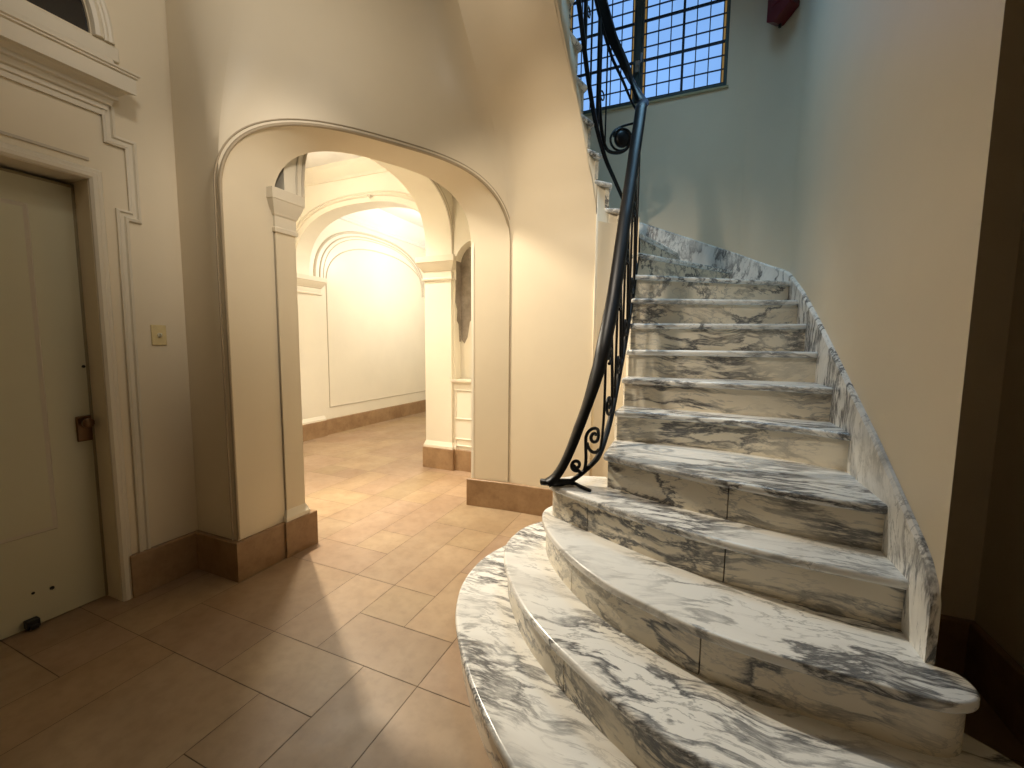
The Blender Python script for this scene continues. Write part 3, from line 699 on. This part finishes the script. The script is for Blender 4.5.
b = MB().box(-1.34, .18, YB - .012, YB + .05, WZ0 - .018, WZ0 + .004).build('window_sill', plain('ochre_sill_paint', (.42, .38, .22), .5), win, bevel=.004)
for x0, x1, nm in ((-1.292, -.655, 0), (-.565, .137, 1)):
    b = MB(); bars = MB(); lead = MB(); amb = MB()
    z0, z1 = WZ0 + .028, WZ1 - .028; bd = .020
    frame(amb, x0, x1, z0, z1, bd, YB + .031, YB + .037)
    b.slab([(x0 + bd, z0 + bd), (x1 - bd, z0 + bd), (x1 - bd, z1 - bd), (x0 + bd, z1 - bd)], [], lambda x, z, d: (x, YB + .034 + d, z), .006)
    p = b.build('glass', M_sky, win); tag(p, 'blue daylit glass'); q = amb.build('border_glass', M_amber, win); tag(q, 'amber border glass')
    X0, X1, Z0 = x0 + bd, x1 - bd, z0 + bd; wx = (X1 - X0) / 6; hz = .117
    for i in range(0, 7):
        x = X0 + wx * i; r = .011 if i == 3 else .0045; (bars if i == 3 else lead).box(x - r, x + r, YB + .022, YB + .046, z0, z1)
    j = 0
    while Z0 + hz * j < z1:
        z = Z0 + hz * j; r = .012 if j % 3 == 0 and j else .0045
        (bars if j % 3 == 0 and j else lead).box(x0, x1, YB + .0225, YB + .0465, z - r, z + r); j += 1
    bars.build('glazing_bar', M_lead, win); lead.build('leading', M_lead, win)

# ------------------------------------------------------------------ red alarm box high in the stairwell corner
ab = empty('alarm_box', (.58, 4.30, 4.2)); tag(ab, 'dark red alarm box mounted high on the stairwell wall', 'alarm')
nx = Vector((-.7, -.71, 0)).normalized(); tx = Vector((-nx.y, nx.x, 0)); c0 = Vector((.60, 4.345, 4.27))
def loc(a, d_, z): p = c0 + tx * a + nx * d_; return (p.x, p.y, z)
b = MB()
prof = [(-.10, 4.16), (-.03, 4.12), (.10, 4.19), (.10, 4.5), (-.10, 4.5)]
b.slab(prof, [], lambda a, z, d: loc(a, .135 - d, z), .117); case = b.build('case', M_red, ab, bevel=.008)
MB().tube([loc(-.03, .06, 4.135), loc(-.03, .06, 4.10)], .012, 8).build('pull_stub', M_black, ab)
MB().slab([(-.055, 4.25), (.055, 4.25), (.055, 4.44), (-.055, 4.44)], [], lambda a, z, d: loc(a, .141 - d, z), .01).build('cover_plate', M_red, case, bevel=.003)

# ------------------------------------------------------------------ light
def light(name, ty, loc_, power, color, **k):
    l = bpy.data.lights.new(name, ty); l.energy = power; l.color = color
    o = bpy.data.objects.new(name, l); COL.objects.link(o); o.location = loc_
    tgt = k.pop('target', None)
    for a, v in k.items(): setattr(l, a, v)
    if tgt: o.rotation_euler = (Vector(tgt) - Vector(loc_)).to_track_quat('-Z', 'Y').to_euler()
    return o
WARM = (1.0, .80, .54)
light('vestibule_lamp', 'SPOT', (-3.38, 2.72, 3.45), 520, (1.0, .88, .69), shadow_soft_size=.03, spot_size=math.radians(100), spot_blend=.5, target=(-1.2, 1.8, .6))
light('far_bay_lamp', 'POINT', (-3.9, 6.4, 3.0), 78, (1.0, .97, .90), shadow_soft_size=.15)
light('near_bay_fill', 'SPOT', (-3.5, 3.3, 3.6), 340, (1.0, .92, .78), shadow_soft_size=.12, spot_size=math.radians(110), spot_blend=1., target=(-3.3, 3.4, 0))  # added fill that brightens the passage floor, no fitting there
light('bay_fill', 'POINT', (-4.1, 3.4, 3.3), 22, (1.0, .93, .80), shadow_soft_size=.12)  # added point that fills the near bay, hidden behind the pier
light('hall_lamp', 'SPOT', (-.98, 1.8, 3.3), 112, (1.0, .87, .70), shadow_soft_size=.05, spot_size=math.radians(100), spot_blend=1., target=(-.98, 3.4, 1.45))
light('upper_wall_fill', 'SPOT', (-1.6, .9, 3.7), 24, (1.0, .92, .80), shadow_soft_size=.12, spot_size=math.radians(110), spot_blend=1., target=(-2.75, 1.9, 3.1))  # added spot washing the upper left walls, clear of the floor
light('pier_fill', 'SPOT', (-.9, 1.35, 3.3), 75, (1.0, .88, .72), shadow_soft_size=.15, spot_size=math.radians(48), spot_blend=1., target=(-2.6, 2.0, 2.2))  # added spot that lifts the arch jamb and pier
light('ceiling_lamp', 'POINT', (-1.3, 1.75, 3.5), 7.5, (1.0, .92, .80), shadow_soft_size=.12)
light('stair_blue_fill', 'AREA', (-.1, 3.2, 5.35), 11.5, (.36, .70, 1.0), shape='RECTANGLE', size=.9, size_y=1.2, target=(-.1, 3.25, 0), spread=math.radians(90))  # added blue light tinting the stairwell, no opening modelled above
wd = bpy.data.worlds.new('world'); sc.world = wd; wd.use_nodes = True
wd.node_tree.nodes['Background'].inputs[0].default_value = (.35, .55, 1, 1); wd.node_tree.nodes['Background'].inputs[1].default_value = .0

vs = sc.view_settings; vs.view_transform = 'Standard'; vs.look = 'None'; vs.gamma = 1; vs.use_curve_mapping = False; vs.exposure = 0.
